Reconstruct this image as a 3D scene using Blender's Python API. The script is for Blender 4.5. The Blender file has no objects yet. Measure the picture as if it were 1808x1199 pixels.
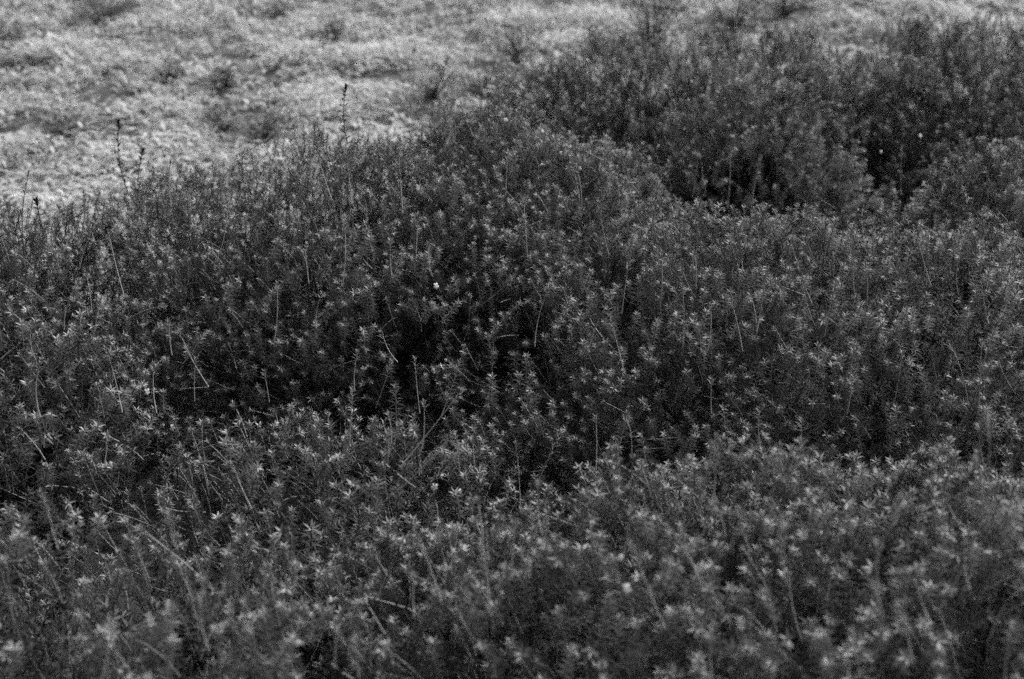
import bpy, math, random
import numpy as np
from mathutils import Vector, noise

R = math.radians
SC = bpy.context.scene
COL = SC.collection

# ------------------------------------------------------------------ camera, sky, sun, exposure
CAM_H, PITCH, LENS = 1.65, 27.0, 50.0
cam_d = bpy.data.cameras.new('camera')
cam = bpy.data.objects.new('camera', cam_d)
COL.objects.link(cam)
cam.location = (0, 0, CAM_H)
cam.rotation_euler = (R(90 - PITCH), 0, 0)
cam_d.lens = LENS
cam_d.sensor_width = 36
cam_d.clip_start = 0.05
cam_d.clip_end = 500
cam_d.dof.use_dof = True
cam_d.dof.focus_distance = 2.6
cam_d.dof.aperture_fstop = 3.3
cam_d.dof.aperture_blades = 7
SC.camera = cam

SUN_EL, SUN_AZ = 50.0, 48.0          # azimuth from +Y (behind the shrubs) towards +X
w = bpy.data.worlds.new('World')
SC.world = w
w.use_nodes = True
nt = w.node_tree
bg = nt.nodes['Background']
sky = nt.nodes.new('ShaderNodeTexSky')
sky.sky_type = 'NISHITA'
sky.sun_disc = False
sky.sun_elevation = R(SUN_EL)
sky.sun_rotation = R(SUN_AZ)
sky.air_density = 1.0
sky.dust_density = 4.0
bw = nt.nodes.new('ShaderNodeRGBToBW')     # black-and-white film
nt.links.new(sky.outputs[0], bw.inputs[0])
nt.links.new(bw.outputs[0], bg.inputs[0])
bg.inputs[1].default_value = 0.05

sd = bpy.data.lights.new('sun', 'SUN')
sd.energy = 2.6
sd.angle = R(40)
sd.color = (1, 1, 1)
sun = bpy.data.objects.new('sun', sd)
COL.objects.link(sun)
sun.location = (1, 3, 6)
az, el = R(SUN_AZ), R(SUN_EL)
sun.rotation_euler = Vector((math.sin(az) * math.cos(el), math.cos(az) * math.cos(el), math.sin(el))).to_track_quat('Z', 'Y').to_euler()

SC.view_settings.view_transform = 'Standard'
SC.view_settings.look = 'None'
SC.view_settings.exposure = 1.82
SC.view_settings.gamma = 1.0
SC.cycles.use_denoising = False
SC.cycles.max_bounces = 6
SC.cycles.diffuse_bounces = 3
SC.cycles.pixel_filter_type = 'BLACKMAN_HARRIS'
SC.cycles.filter_width = 1.6
SC.cycles.use_adaptive_sampling = True
SC.cycles.adaptive_threshold = 0.03
SC.cycles.adaptive_min_samples = 24

rng = np.random.default_rng(7)
random.seed(7)

# ------------------------------------------------------------------ materials (grey: a black-and-white photograph)
def new_mat(name, rough=0.6, spec=0.3):
    m = bpy.data.materials.new(name)
    m.use_nodes = True
    b = m.node_tree.nodes['Principled BSDF']
    b.inputs['Roughness'].default_value = rough
    b.inputs['Specular IOR Level'].default_value = spec
    return m, m.node_tree, b

def ramp(nt, pairs):
    r = nt.nodes.new('ShaderNodeValToRGB')
    e = r.color_ramp.elements
    while len(e) < len(pairs):
        e.new(0.5)
    for k, (p, v) in enumerate(pairs):
        e[k].position = p
        e[k].color = (v, v, v, 1)
    return r

def tone_mat(name, pairs, rough, spec, trans):
    """leaf material: the grey follows the leaf's own 'tone' attribute (young leaves are paler)"""
    m, nt, b = new_mat(name, rough, spec)
    at = nt.nodes.new('ShaderNodeAttribute')
    at.attribute_name = 'tone'
    r = ramp(nt, pairs)
    nt.links.new(at.outputs['Fac'], r.inputs[0])
    nt.links.new(r.outputs[0], b.inputs['Base Color'])
    if trans:
        tr = nt.nodes.new('ShaderNodeBsdfTranslucent')
        nt.links.new(r.outputs[0], tr.inputs[0])
        mx = nt.nodes.new('ShaderNodeMixShader')
        mx.inputs[0].default_value = trans
        nt.links.new(b.outputs[0], mx.inputs[1])
        nt.links.new(tr.outputs[0], mx.inputs[2])
        out = nt.nodes['Material Output']
        nt.links.new(mx.outputs[0], out.inputs[0])
    return m

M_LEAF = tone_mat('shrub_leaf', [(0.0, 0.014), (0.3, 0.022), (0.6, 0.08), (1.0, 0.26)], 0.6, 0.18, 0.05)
M_STEM = tone_mat('shrub_stem', [(0.0, 0.05), (0.5, 0.13), (1.0, 0.29)], 0.7, 0.2, 0)
M_GRASS = tone_mat('dry_grass', [(0.0, 0.10), (0.45, 0.29), (1.0, 0.46)], 0.6, 0.3, 0.3)
M_WEED = tone_mat('weed_leaf', [(0.0, 0.03), (1.0, 0.10)], 0.5, 0.4, 0.1)
M_PETAL = tone_mat('petal', [(0.0, 0.38), (1.0, 0.6)], 0.6, 0.2, 0.2)

m, nt, b = new_mat('bark', 0.85, 0.1)
tc = nt.nodes.new('ShaderNodeTexCoord')
nz = nt.nodes.new('ShaderNodeTexNoise'); nz.inputs['Scale'].default_value = 60
r = ramp(nt, [(0.3, 0.025), (0.7, 0.07)])
nt.links.new(tc.outputs['Object'], nz.inputs['Vector'])
nt.links.new(nz.outputs[0], r.inputs[0]); nt.links.new(r.outputs[0], b.inputs['Base Color'])
M_BARK = m

m, nt, b = new_mat('soil', 0.95, 0.05)
tc = nt.nodes.new('ShaderNodeTexCoord')
nz = nt.nodes.new('ShaderNodeTexNoise'); nz.inputs['Scale'].default_value = 9; nz.inputs['Detail'].default_value = 12
r = ramp(nt, [(0.3, 0.02), (0.7, 0.09)])
nt.links.new(tc.outputs['Object'], nz.inputs['Vector'])
nt.links.new(nz.outputs[0], r.inputs[0]); nt.links.new(r.outputs[0], b.inputs['Base Color'])
bp = nt.nodes.new('ShaderNodeBump'); bp.inputs['Distance'].default_value = 0.02
nt.links.new(nz.outputs[0], bp.inputs['Height']); nt.links.new(bp.outputs[0], b.inputs['Normal'])
M_SOIL = m

# ------------------------------------------------------------------ mesh helpers
class Geo:
    """quads with a material slot per face and a tone per vertex"""
    def __init__(self):
        self.v, self.f, self.mi, self.t, self.n = [], [], [], [], 0
    def add(self, v, f, mi, t):
        v = np.asarray(v, np.float32).reshape(-1, 3)
        f = np.asarray(f, np.int32).reshape(-1, 4)
        self.v.append(v); self.f.append(f + self.n)
        self.mi.append(np.broadcast_to(np.asarray(mi, np.int32), (len(f),)))
        self.t.append(np.broadcast_to(np.asarray(t, np.float32), (len(v),)))
        self.n += len(v)
    def arrays(self):
        return np.concatenate(self.v), np.concatenate(self.f), np.concatenate(self.mi), np.concatenate(self.t)
    def build(self, name, mats, parent=None, loc=(0, 0, 0), smooth=False):
        v, f, mi, t = self.arrays()
        v = v - np.asarray(loc, np.float32)
        me = bpy.data.meshes.new(name)
        me.vertices.add(len(v)); me.vertices.foreach_set('co', v.ravel())
        me.loops.add(f.size); me.loops.foreach_set('vertex_index', f.ravel())
        me.polygons.add(len(f))
        me.polygons.foreach_set('loop_start', np.arange(0, f.size, 4, dtype=np.int32))
        me.polygons.foreach_set('material_index', mi)
        a = me.attributes.new('tone', 'FLOAT', 'POINT'); a.data.foreach_set('value', t)
        for mm in mats:
            me.materials.append(mm)
        me.update(calc_edges=True)
        if smooth:
            me.shade_smooth()
        o = bpy.data.objects.new(name, me)
        COL.objects.link(o)
        if parent:
            o.parent = parent
        else:
            o.location = loc
        return o

def norm(a):
    a = np.asarray(a, float)
    return a / np.maximum(np.linalg.norm(a, axis=-1, keepdims=True), 1e-9)

def add_tube(g, pts, rad, mi=0, tone=0.5, sides=4):
    pts = np.asarray(pts, float); n = len(pts)
    rad = np.broadcast_to(rad, (n,))
    d = norm(np.gradient(pts, axis=0))
    ref = np.where(np.abs(d[:, 2:3]) > 0.9, [[1., 0, 0]], [[0, 0, 1.]])
    u = norm(np.cross(d, ref)); w_ = np.cross(d, u)
    ang = np.arange(sides) * 2 * math.pi / sides
    v = pts[:, None] + rad[:, None, None] * (np.cos(ang)[None, :, None] * u[:, None] + np.sin(ang)[None, :, None] * w_[:, None])
    f = []
    for k in range(n - 1):
        for j in range(sides):
            j2 = (j + 1) % sides
            f.append((k * sides + j, k * sides + j2, (k + 1) * sides + j2, (k + 1) * sides + j))
    g.add(v.reshape(-1, 3), f, mi, tone)

LEAF_F = np.array([(0, 1, 3, 2), (2, 3, 5, 4)])
def add_leaf(g, base, a, n, L, W, droop, mi, tone):
    """narrow pointed leaf: base point, direction a, upper side n"""
    s = norm(np.cross(a, n)); n = np.cross(s, a)
    c0 = base; c1 = base + a * L * 0.45 + n * L * 0.06
    c2 = base + a * L * 0.98 + n * L * (-droop)
    v = [c0 - s * W * .22, c0 + s * W * .22, c1 - s * W * .5, c1 + s * W * .5, c2 - s * W * .06, c2 + s * W * .06]
    g.add(v, LEAF_F, mi, tone)

def make_shoot(r, length, step, per, L0, W0, coarse=False, bare=0.0, lean=0.12):
    """one leafy shoot, growing along +Z from the origin, whorls of narrow leaves, rosette at the tip"""
    g = Geo()
    bend = r.normal(0, lean, 2)
    def P(h):
        q = h / length
        return np.array([bend[0] * length * q * q, bend[1] * length * q * q, h])
    pts = [P(length * k / 4) for k in range(5)]
    add_tube(g, pts, np.linspace(0.0013, 0.0008, 5), 1, np.linspace(.35, .75, 15), 3)
    h, k = bare * length + 0.01, 0
    hs = []
    while h < length:
        hs.append(h)
        left = length - h
        h += step * (0.45 + 0.55 * min(1, left / 0.025)) * r.uniform(.85, 1.15)
    for h in hs:
        left = length - h
        young = max(0.0, 1 - left / 0.012)
        tilt = 8 + 34 * young ** 1.2 + 8 * max(0, 1 - left / 0.04)
        L = L0 * (1 - 0.25 * young ** 1.5) * r.uniform(.85, 1.12)
        if left > 0.05 and r.random() < .15:
            k += 1
            continue
        for j in range(per + (left < .006)):
            if left > 0.03 and r.random() < .12:
                continue
            ph = (j / (per + (left < .006)) + 0.5 / per * (k % 2)) * 2 * math.pi + r.normal(0, .16)
            t = R(tilt + r.normal(0, 9))
            a = np.array([math.cos(ph) * math.cos(t), math.sin(ph) * math.cos(t), math.sin(t)])
            n = np.array([-math.cos(ph) * math.sin(t), -math.sin(ph) * math.sin(t), math.cos(t)])
            tone = 0.15 + 0.77 * max(0.0, 1 - left / 0.013) + r.normal(0, .07)  # young tips paler; leaves below darkened further, shade painted into the tone
            add_leaf(g, P(h), a, n, L, W0 * (1 + .25 * young) * r.uniform(.85, 1.15), r.uniform(-.02, .14), 0, tone)
        k += 1
    # bud at the very tip
    for j in range(4):
        ph = j * math.pi / 2 + r.uniform(0, 1)
        t = R(68 + r.normal(0, 6))
        a = np.array([math.cos(ph) * math.cos(t), math.sin(ph) * math.cos(t), math.sin(t)])
        n = np.array([-math.cos(ph) * math.sin(t), -math.sin(ph) * math.sin(t), math.cos(t)])
        add_leaf(g, P(length), a, n, L0 * .42, W0 * .9, 0, 0, 1.0)
    return g.arrays()

vr = np.random.default_rng(3)
SHOOTS = [make_shoot(vr, vr.uniform(.05, .10), .0058, 4, .0146, .0021) for _ in range(14)]
SPARSE = [make_shoot(vr, vr.uniform(.10, .15), .0075, 4, .0146, .0021, bare=.35, lean=.2) for _ in range(6)]
SHOOT_LEN = [s[0][:, 2].max() for s in SHOOTS]

def frames(dirs, spin):
    z = norm(dirs)
    ref = np.where(np.abs(z[:, 0:1]) > .8, [[0., 1, 0]], [[1., 0, 0]])
    x = norm(np.cross(ref, z)); y = np.cross(z, x)
    c, s = np.cos(spin)[:, None], np.sin(spin)[:, None]
    X = x * c + y * s; Y = np.cross(z, X)
    return np.stack([X, Y, z], axis=2)

def scatter(g, variants, pos, dirs, scale, tone, which):
    M = frames(dirs, rng.uniform(0, 6.28, len(pos)))
    for k, (v, f, mi, t) in enumerate(variants):
        idx = np.nonzero(which == k)[0]
        if not len(idx):
            continue
        V = np.einsum('mij,nj->mni', M[idx], v) * scale[idx, None, None] + pos[idx, None, :]
        F = f[None] + (np.arange(len(idx)) * len(v))[:, None, None]
        g.add(V.reshape(-1, 3), F.reshape(-1, 4), np.tile(mi, len(idx)), (t[None] + tone[idx, None]).ravel())

# ------------------------------------------------------------------ picture <-> place
FPX = LENS / 36 * 1808
CP, SP = math.cos(R(PITCH)), math.sin(R(PITCH))
def ray(u, v):
    a, b_ = (u - 904) / FPX, -(v - 599.5) / FPX
    return np.array([a, CP + b_ * SP, -SP + b_ * CP])      # depth 1 along the optical axis
def on_plane(u, v, z):
    d = ray(u, v)
    return np.array([0, 0, CAM_H]) + d * ((z - CAM_H) / d[2])
def project(p):
    p = np.asarray(p, float) - [0, 0, CAM_H]
    dep = p[..., 1] * CP - p[..., 2] * SP
    return 904 + FPX * p[..., 0] / dep, 599.5 - FPX * (p[..., 1] * SP + p[..., 2] * CP) / dep, dep

def n3(p, s, seed=0.0):
    return noise.noise(Vector((p[0] * s + seed, p[1] * s - seed, p[2] * s + seed * .7)))

# ------------------------------------------------------------------ the shrubs: real mounds standing in the bed
# cx, cy, rx, ry, top, label
SHRUBS = [
 (-0.56, 1.38, .78, .52, .59, 'blurred dark mound of needle-leaved shrub filling the bottom left corner'),
 ( 0.56, 1.46, 1.12, .60, .63, 'paler blurred needle-leaved shrub filling the bottom right corner, with many bare twigs'),
 (-0.32, 1.98, .48, .42, .46, 'low dark shrub left of centre with two white blooms on its crest'),
 (-1.06, 2.24, .50, .42, .58, 'shrub cut by the left edge of the photo, with pale leaning twigs'),
 ( 0.64, 2.56, .92, .60, .575, 'broad sharply focused shrub at the right, its rosette tips in crisp rows'),
 (-0.40, 2.90, .74, .54, .62, 'wide shrub against the pale grass on the left, dark on its near face'),
 (-1.08, 2.66, .54, .44, .58, 'shrub at the left edge meeting the pale grass'),
 (-0.02, 3.06, .52, .60, .63, 'shrub in the middle with small white blooms on its flat grey top'),
 ( 0.64, 3.62, .42, .30, .54, 'small rounded dome of shrub with a black hollow at its foot'),
 ( 1.26, 3.12, .50, .36, .53, 'shrub at the right edge between the black hollow and the sharp broad shrub'),
 ( 0.70, 4.32, .96, .44, .49, 'long far shrub standing before the dark weeds at the top'),
 ( 1.58, 4.22, .80, .50, .56, 'far shrub in the top right corner, dark under its near side'),
]
THICK = [.38, 1.15, .40, .45, 1.2, .78, 1.0, 1.3, .9, 1.3, 1.2, 1.1]     # how closely each one is set with shoots
PEXP = 2.1
def inside(p, sh, grow=0.0):
    cx, cy, rx, ry, zt, _ = sh
    return (np.abs((p[..., 0] - cx) / (rx + grow)) ** PEXP + np.abs((p[..., 1] - cy) / (ry + grow)) ** PEXP
            + np.abs(p[..., 2] / (zt + grow)) ** PEXP) < 1

def lump(p, seed):
    return .060 * n3(p, 5.0, seed) + .060 * n3(p, 10, seed + 5)

def surface_points(sh, density, seed):
    """points spread evenly by area over the dome, with its outward normals"""
    cx, cy, rx, ry, zt, _ = sh
    r_ = np.array([rx, ry, zt])
    th, el_ = np.linspace(0, 2 * math.pi, 97), np.linspace(0, math.pi / 2, 41)
    T, E = np.meshgrid(th, el_)
    d = np.stack([np.cos(T) * np.cos(E), np.sin(T) * np.cos(E), np.sin(E)], 2)
    S = d * ((np.sum(np.abs(d) ** PEXP, axis=2)) ** (-1 / PEXP))[..., None] * r_
    a, b_, c_, d_ = S[:-1, :-1], S[:-1, 1:], S[1:, 1:], S[1:, :-1]
    area = (.5 * np.linalg.norm(np.cross(c_ - a, d_ - b_), axis=2)).ravel()
    n = rng.poisson(density * area.sum())
    k = rng.choice(len(area), n, p=area / area.sum())
    u, v = rng.random((n, 1)), rng.random((n, 1))
    q = ((a.reshape(-1, 3)[k] * (1 - u) + b_.reshape(-1, 3)[k] * u) * (1 - v) + (d_.reshape(-1, 3)[k] * (1 - u) + c_.reshape(-1, 3)[k] * u) * v)
    nrm = norm(np.sign(q) * np.abs(q / r_) ** (PEXP - 1) / r_)
    p = q + [cx, cy, 0]
    off = np.array([lump(pp, seed) for pp in p])
    return p + nrm * off[:, None], nrm

def in_view(p, margin):
    u, v, dep = project(p)
    m_ = margin * FPX / np.maximum(dep, .3)
    return (dep > .45) & (u > -m_) & (u < 1808 + m_) & (v > -m_) & (v < 1199 + m_)

SHRUB_OBS = []
def make_shrub(i, sh):
    cx, cy, rx, ry, zt, label = sh
    root = bpy.data.objects.new('shrub', None)
    COL.objects.link(root)
    root.location = (cx, cy, 0)
    root.empty_display_size = .1
    root['label'] = label; root['category'] = 'shrub'; root['group'] = 'needle-leaved shrubs massed in the bed'
    g = Geo()
    far = cy > 3.1
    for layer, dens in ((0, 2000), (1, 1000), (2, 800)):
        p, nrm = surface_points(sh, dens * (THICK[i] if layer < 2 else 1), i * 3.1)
        ok = p[:, 2] > .03
        for j, o in enumerate(SHRUBS):
            if j != i:
                ok &= ~inside(p, o, -.05)
        ok &= in_view(p, .25)
        # thin, clumpy growth leaves dark holes
        cl = np.array([n3(pp, 9, i * 7.7) + .6 * n3(pp, 22, i) for pp in p])
        if layer < 2:
            ok &= rng.random(len(p)) < np.clip((.62 if layer == 0 else .8) + 1.5 * cl, .06, 1)
        p, nrm, cl = p[ok], nrm[ok], cl[ok]
        n = len(p)
        if not n:
            continue
        up = np.array([0, 0, 1.])
        dirs = norm(.6 * up + .6 * nrm + rng.normal(0, .38, (n, 3)))
        which = rng.integers(0, len(SHOOTS), n)
        ln = np.array(SHOOT_LEN)[which]
        scale = rng.uniform(.8, 1.2, n) * (.84 if cy > 2.3 else 1) * (1.5 if layer == 2 else 1)
        inset = rng.normal(.004, .008, n) if layer == 0 else rng.uniform(.04, .11, n) if layer == 1 else rng.uniform(.11, .27, n)
        tip = p - nrm * inset[:, None]
        pos = tip - dirs * (ln * scale)[:, None]
        tone = rng.normal(0, .06, n) + .10 * np.clip(cl, -.6, .6) - (.2 if layer else 0)  # inner layers: older growth, darkened to paint shade into the gaps
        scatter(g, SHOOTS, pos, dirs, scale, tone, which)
        if layer == 0:      # taller, sparser shoots above the rest
            m_ = rng.random(n) < .02
            k = int(m_.sum())
            if k:
                dd = norm(1.4 * up + .4 * nrm[m_] + rng.normal(0, .25, (k, 3)))
                scatter(g, SPARSE, p[m_] + dd * -.11, dd, rng.uniform(.8, 1.15, k), rng.normal(0, .1, k), rng.integers(0, len(SPARSE), k))
    fo = g.build('foliage', [M_LEAF, M_STEM], root, (cx, cy, 0))
    # woody branches from the root
    g = Geo()
    p, nrm = surface_points(sh, 40, i * 3.1)
    p = p[p[:, 2] > .12]
    for q in p[:90]:
        q = np.array([cx, cy, 0]) + (q - [cx, cy, 0]) * .74
        b0 = np.array([cx, cy, 0]) + np.append(rng.normal(0, .05, 2), -.02)
        mid = (b0 + q) / 2 + np.append((q - b0)[:2] * .2, -.04) + rng.normal(0, .02, 3)
        t = np.linspace(0, 1, 7)[:, None]
        c = (1 - t) ** 2 * b0 + 2 * t * (1 - t) * mid + t * t * q
        add_tube(g, c, np.linspace(.006, .0018, 7), 0, .4, 5)
    g.build('branches', [M_BARK], root, (cx, cy, 0), True)
    SHRUB_OBS.append(root)
    return root

for i, sh in enumerate(SHRUBS):
    make_shrub(i, sh)

def hit(u, v):
    """first point of the shrub mass along a sight line, and whose it is"""
    d = ray(u, v); o = np.array([0, 0, CAM_H])
    ts = np.arange(.8, 6.5, .01)
    P = o + d * ts[:, None]
    best = None
    for i, sh in enumerate(SHRUBS):
        k = np.nonzero(inside(P, sh, .01))[0]
        if len(k) and (best is None or ts[k[0]] < best[0]):
            best = (ts[k[0]], i)
    if best is None:
        return None, None, None
    return o + d * best[0], best[1], best[0]

def child(g, name, mats, i, label=None):
    cx, cy = SHRUBS[i][:2]
    o = g.build(name, mats, SHRUB_OBS[i], (cx, cy, 0))
    if label:
        o['label'] = label
    return o

# long pale twigs that rise out of the mass: foot and tip as seen, each standing at its own distance
TWIGS = [(u, v, u + rng.normal(0, 13), v - rng.uniform(35, 85)) for u, v in zip(rng.uniform(20, 1790, 95), rng.uniform(300, 1180, 95))] + [(917, 868, 911, 785), (850, 950, 843, 884), (1261, 850, 1265, 772), (1051, 825, 1052, 738), (768, 1032, 735, 945),
 (1160, 1072, 1118, 962), (705, 858, 800, 765), (1345, 850, 1376, 788), (1240, 908, 1240, 852), (1745, 880, 1748, 738),
 (1700, 1000, 1742, 905), (1104, 960, 1115, 898), (1765, 1100, 1812, 1028), (1262, 1190, 1262, 1108), (344, 690, 345, 635),
 (618, 760, 622, 690), (746, 772, 748, 712), (735, 790, 815, 690), (120, 560, 140, 496), (148, 452, 172, 385), (302, 612, 298, 568),
 (1163, 182, 1165, 150), (905, 985, 908, 925), (860, 1050, 852, 960), (1330, 1130, 1345, 1050), (1460, 890, 1462, 838), (1500, 700, 1512, 610),
 (1560, 960, 1590, 880), (1650, 860, 1662, 790), (560, 560, 568, 520), (90, 495, 104, 452), (735, 440, 738, 380), (1225, 330, 1232, 275),
 (930, 430, 925, 360), (1050, 590, 1080, 520), (1340, 560, 1352, 480), (1250, 600, 1254, 540), (1530, 520, 1528, 465), (1655, 380, 1668, 330),
 (1225, 1010, 1180, 930), (960, 830, 990, 765), (670, 700, 690, 640), (240, 560, 290, 540), (1020, 340, 1010, 290), (580, 330, 560, 260), (460, 1050, 470, 1000)]
def twig_geo(foot, tip, leafy, rad=.0013, tone=.8, leaf=(.0145, .0019), base=.35):
    g = Geo()
    L = np.linalg.norm(tip - foot); d = (tip - foot) / L
    side = norm(np.cross(d, rng.normal(size=3))) * L * rng.uniform(-.09, .09)
    t = np.linspace(0, 1, 7)[:, None]
    c = foot + (tip - foot) * t + side * 4 * t * (1 - t)
    add_tube(g, c, np.linspace(rad, rad * .65, 7), 1, tone, 5)
    # leaves: a rosette at the tip and whorls down the stem
    h = 0.0
    while h < L * leafy:
        q = 1 - h / L
        P_ = foot + (tip - foot) * q + side * 4 * q * (1 - q)
        x = norm(np.cross(d, [.3, .9, .1])); y = np.cross(d, x)
        ph0 = rng.uniform(0, 6.28)
        yng = max(0, 1 - h / .02)
        for j in range(4):
            if h > .02 and rng.random() < .2:
                continue
            ph = ph0 + j * math.pi / 2 + rng.normal(0, .15)
            t_ = R(12 + 48 * yng + rng.normal(0, 8))
            rad_ = x * math.cos(ph) + y * math.sin(ph)
            a = rad_ * math.cos(t_) + d * math.sin(t_)
            n = -rad_ * math.sin(t_) + d * math.cos(t_)
            add_leaf(g, P_, a, n, leaf[0] * (1 - .4 * yng) * rng.uniform(.85, 1.15), leaf[1], .05, 0, base + .45 * yng * (base > .2))
        h += (.0025 + .005 * min(1, h / .02)) * leaf[0] / .0145
    return g
for (u0, v0, u1, v1) in TWIGS:
    p, i, dep = hit(u0, v0)
    if p is None:
        continue
    o = np.array([0, 0, CAM_H])
    foot = o + ray(u0, v0) * (dep - .07)
    tip = o + ray(u1, v1) * (dep - .09)
    foot = foot - (tip - foot) * .35
    child(twig_geo(foot, tip, rng.choice([.12, .2, .3, .6]), rng.uniform(.0008, .0012), rng.uniform(.8, 1.05)), 'twig', [M_LEAF, M_STEM], i)
# tall sprigs against the pale grass, leaf tone darkened to paint their silhouette
for (u0, v0, u1, v1) in [(228, 335, 210, 218), (242, 330, 252, 268), (614, 225, 611, 156), (72, 400, 64, 356)]:
    p, i, dep = None, None, None
    vv = v0
    while p is None and vv < 700:
        p, i, dep = hit(u0, vv); vv += 10
    o = np.array([0, 0, CAM_H])
    foot = o + ray(u0, vv) * (dep + .03)
    tip = o + ray(u1, v1) * (dep + .03)
    child(twig_geo(foot, tip, 1.0, .0014, .1, (.023, .0050), .08), 'sprig', [M_LEAF, M_STEM], i, 'tall leafy sprig standing dark against the pale grass')

# small white five-lobed blooms
FLOWERS = [(305, 755, 1.2), (487, 748, 1.0), (767, 860, 1.1), (812, 868, .8), (1208, 866, .9), (1107, 1040, 1.1), (893, 212, 1.1), (770, 505, 1.2),
 (958, 232, .8), (1625, 240, 1.2), (1755, 265, 1.1), (1556, 268, .9), (1630, 325, 1.0), (1023, 297, .9), (990, 270, .8), (260, 692, 1.2), (605, 775, .7), (1095, 985, .8), (1162, 258, .8)]
for (u, v, s) in FLOWERS:
    s *= .62
    p, i, dep = hit(u, v)
    if p is None:
        continue
    c = np.array([0, 0, CAM_H]) + ray(u, v) * (dep - .07)
    g = Geo()
    face = norm(np.array([rng.normal(0, .5), -.8, .55 + rng.normal(0, .2)]))
    x = norm(np.cross(face, [0, 0, 1])); y = np.cross(x, face)
    for k, (ang, L) in enumerate([(68, .0085), (112, .0085), (200, .0075), (270, .0085), (340, .0075)]):
        a_ = R(ang + rng.normal(0, 6)); dr = x * math.cos(a_) + y * math.sin(a_)
        sd_ = np.cross(face, dr)
        L *= s; W = .0052 * s
        v_ = [c - sd_ * W * .25, c + sd_ * W * .25, c + dr * L * .55 + face * .001 - sd_ * W * .5, c + dr * L * .55 + face * .001 + sd_ * W * .5,
              c + dr * L - face * .0012 - sd_ * W * .38, c + dr * L - face * .0012 + sd_ * W * .38]
        g.add(v_, LEAF_F, 0, rng.uniform(.5, 1))
    add_tube(g, [c - face * .007, c - face * .003, c + face * .0003], np.array([.0012, .0016, .0022]) * s, 0, .3, 6)
    child(g, 'flower', [M_PETAL], i)

# ------------------------------------------------------------------ ground, pale grass, weeds
g = Geo()
nx = 60
xs = np.concatenate([np.linspace(-60, -4, 8), np.linspace(-3.5, 3.5, 150), np.linspace(4, 60, 8)])
ys = np.concatenate([np.linspace(-30, -1, 5), np.linspace(-.5, 9, 190), np.linspace(10, 90, 10)])
X, Y = np.meshgrid(xs, ys)
def gz(x, y):
    return .03 * noise.noise(Vector((x * .9, y * .9, 3.3))) + .045 * noise.noise(Vector((x * 3.4, y * 3.4, 1))) + .022 * noise.noise(Vector((x * 8, y * 8, 5)))
Z = np.array([[gz(a, b_) if abs(a) < 4 and -1 < b_ < 9.5 else 0 for a, b_ in zip(ra, rb)] for ra, rb in zip(X, Y)])
V = np.stack([X, Y, Z], 2).reshape(-1, 3)
nxx = len(xs)
F = [(j * nxx + k, j * nxx + k + 1, (j + 1) * nxx + k + 1, (j + 1) * nxx + k) for j in range(len(ys) - 1) for k in range(nxx - 1)]
g.add(V, F, 0, .5)
go = g.build('ground', [M_SOIL], None, (0, 0, 0), True)
go['kind'] = 'structure'

WEEDS = [
 (185, 40, .20, .12, 'dark spreading weed in the pale grass, cut by the top edge at the left'),
 (20, 85, .13, .08, 'dark weed in the grass touching the left edge near the top'),
 (78, 132, .09, .05, 'small dark weed in the grass just in from the left edge'),
 (488, 42, .08, .05, 'small dark weed near the top edge, between the spreading weed and the tall one'),
 (580, 72, .10, .05, 'flat dark weed below the small one near the top edge'),
 (298, 156, .08, .04, 'tiny dark weed alone in the middle of the pale grass'),
 (405, 158, .07, .05, 'upright tiny dark weed in the middle of the pale grass, right of the flat one'),
 (462, 256, .17, .09, 'dark weed in the grass closest to the crest of the wide left shrub'),
 (110, 240, .11, .06, 'dark weed in the grass above the shrub at the left edge'),
 (395, 228, .09, .06, 'thin dark weed in the grass left of the two tall sprigs'),
 (765, 188, .15, .10, 'rounded dark weed in the grass against the top of the middle shrub'),
 (850, 175, .20, .12, 'wide dark weed in the grass between the middle shrub and the long far shrub'),
 (915, 118, .17, .12, 'dark weed at the left end of the long far shrub'),
 (1150, 80, .22, .26, 'tall dark weed rising to the top edge above the long far shrub'),
 (1385, 28, .24, .12, 'dark weed in the thin pale strip at the top, right of the tall one'),
 (1290, 50, .24, .18, 'broad dark weed right of the tall one behind the long far shrub'),
]
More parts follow.
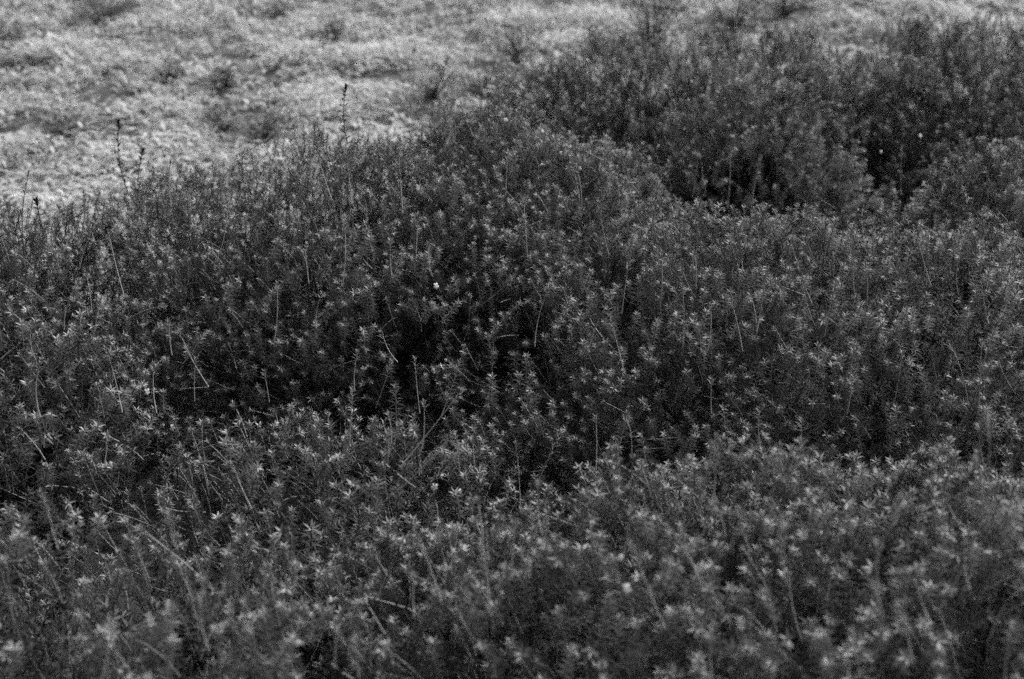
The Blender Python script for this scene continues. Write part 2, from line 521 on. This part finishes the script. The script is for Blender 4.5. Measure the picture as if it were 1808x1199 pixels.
def grass():
    g = Geo()
    N = 240000
    y = rng.uniform(2.4, 8.6, N)
    x = rng.uniform(-1, 1, N) * (.55 * y + .5)
    p = np.stack([x, y, np.zeros(N)], 1)
    ok = in_view(p, .25)
    # the grass begins beyond the edge of the planting bed
    ok &= p[:, 1] > np.interp(p[:, 0], [-1.6, -1.0, -.4, 0, .06, .12], [2.9, 2.95, 3.2, 3.42, 3.8, 4.35]) + rng.normal(0, .03, N)
    for sh in SHRUBS:
        q = p.copy(); q[:, 2] = .1
        ok &= ~inside(q, sh, .0)
    for (u_, v_, sp, h_, _) in WEEDS:
        c = on_plane(u_, v_, 0.0)
        ok &= np.hypot(p[:, 0] - c[0], p[:, 1] - c[1]) > sp * rng.uniform(.35, 1.05, N)
    p = p[ok]
    cl = np.array([n3(a, 3.5, 2.2) + .8 * n3(a, 11, 9) + .7 * n3(a, 26, 4) for a in p])
    k = rng.random(len(p)) < np.clip(.74 + 1.5 * cl, .02, 1)
    p, cl = p[k], cl[k]
    n = len(p)
    p[:, 2] = [gz(a, b_) - .005 for a, b_ in p[:, :2]]
    ph = rng.uniform(0, 6.28, n)
    hd = np.stack([np.cos(ph), np.sin(ph), np.zeros(n)], 1)
    sd_ = np.stack([-np.sin(ph), np.cos(ph), np.zeros(n)], 1)
    L = rng.uniform(.04, .095, n) * (1 + .25 * np.clip(cl, -1, 1)); W = rng.uniform(.003, .0062, n)
    ht = rng.uniform(.15, .8, n); out = np.sqrt(1 - np.clip(ht, 0, .95) ** 2)
    broad = rng.random(n) < .45          # small broad leaves among the blades
    L = np.where(broad, rng.uniform(.018, .036, n), L); W = np.where(broad, rng.uniform(.006, .011, n), W)
    p[:, 2] += np.where(broad, rng.uniform(.01, .05, n), 0)
    up = np.array([0, 0, 1.])
    c0 = p
    c1 = p + (hd * (out * .3)[:, None] + up * (ht * .6)[:, None]) * L[:, None]
    c2 = p + (hd * (out * .8 + .1)[:, None] + up * (ht * .8)[:, None]) * L[:, None]
    c3 = p + (hd * (out * 1.1 + .25)[:, None] + up * (ht * .72)[:, None]) * L[:, None]
    V = np.stack([c0 - sd_ * W[:, None] * .35, c0 + sd_ * W[:, None] * .35, c1 - sd_ * W[:, None] * .5, c1 + sd_ * W[:, None] * .5,
                  c2 - sd_ * W[:, None] * .4, c2 + sd_ * W[:, None] * .4, c3 - sd_ * W[:, None] * .06, c3 + sd_ * W[:, None] * .06], 1)
    f = np.array([(0, 1, 3, 2), (2, 3, 5, 4), (4, 5, 7, 6)])
    F = f[None] + (np.arange(n) * 8)[:, None, None]
    tone = np.clip(.52 + .2 * cl + rng.normal(0, .25, n), 0, 1)
    g.add(V.reshape(-1, 3), F.reshape(-1, 4), 0, np.repeat(tone, 8))
    o = g.build('grass', [M_GRASS], None)
    o['kind'] = 'stuff'; o['label'] = 'pale dry grass behind the dark shrubs'; o['category'] = 'grass'
grass()

# dark broad-leaved weeds in the grass: spot, spread, height
def weed(u, v, spread, h, label):
    c = on_plane(u, v, 0.0)
    c[2] = gz(c[0], c[1])
    g = Geo()
    n = int(90 + 1400 * spread * (h + .1))
    for k in range(n):
        ph = rng.uniform(0, 6.28); rr = spread * math.sqrt(rng.random()) * .8
        stem_top = c + np.array([math.cos(ph) * rr, math.sin(ph) * rr, .02 + 1.3 * h * rng.uniform(.25, 1) * (1 - .5 * (rr / spread) ** 2)])
        if k % 3 == 0:
            b0 = c + np.array([math.cos(ph) * rr * .06, math.sin(ph) * rr * .06, -.01])
            add_tube(g, [b0, (b0 + stem_top) / 2 + [0, 0, h * .1], stem_top], [.002, .0016, .001], 0, .3, 4)
        t = R(rng.normal(18, 22)); p2 = ph + rng.normal(0, .8)
        a = np.array([math.cos(p2) * math.cos(t), math.sin(p2) * math.cos(t), math.sin(t)])
        nn = np.array([-math.cos(p2) * math.sin(t), -math.sin(p2) * math.sin(t), math.cos(t)])
        add_leaf(g, stem_top, a, nn, rng.uniform(.018, .04), rng.uniform(.008, .014), .15, 0, rng.uniform(0, 1))
    o = g.build('weed', [M_WEED], None, c)
    o['label'] = label; o['category'] = 'weed'; o['group'] = 'dark weeds growing in the pale grass'
for a in WEEDS:
    weed(*a)
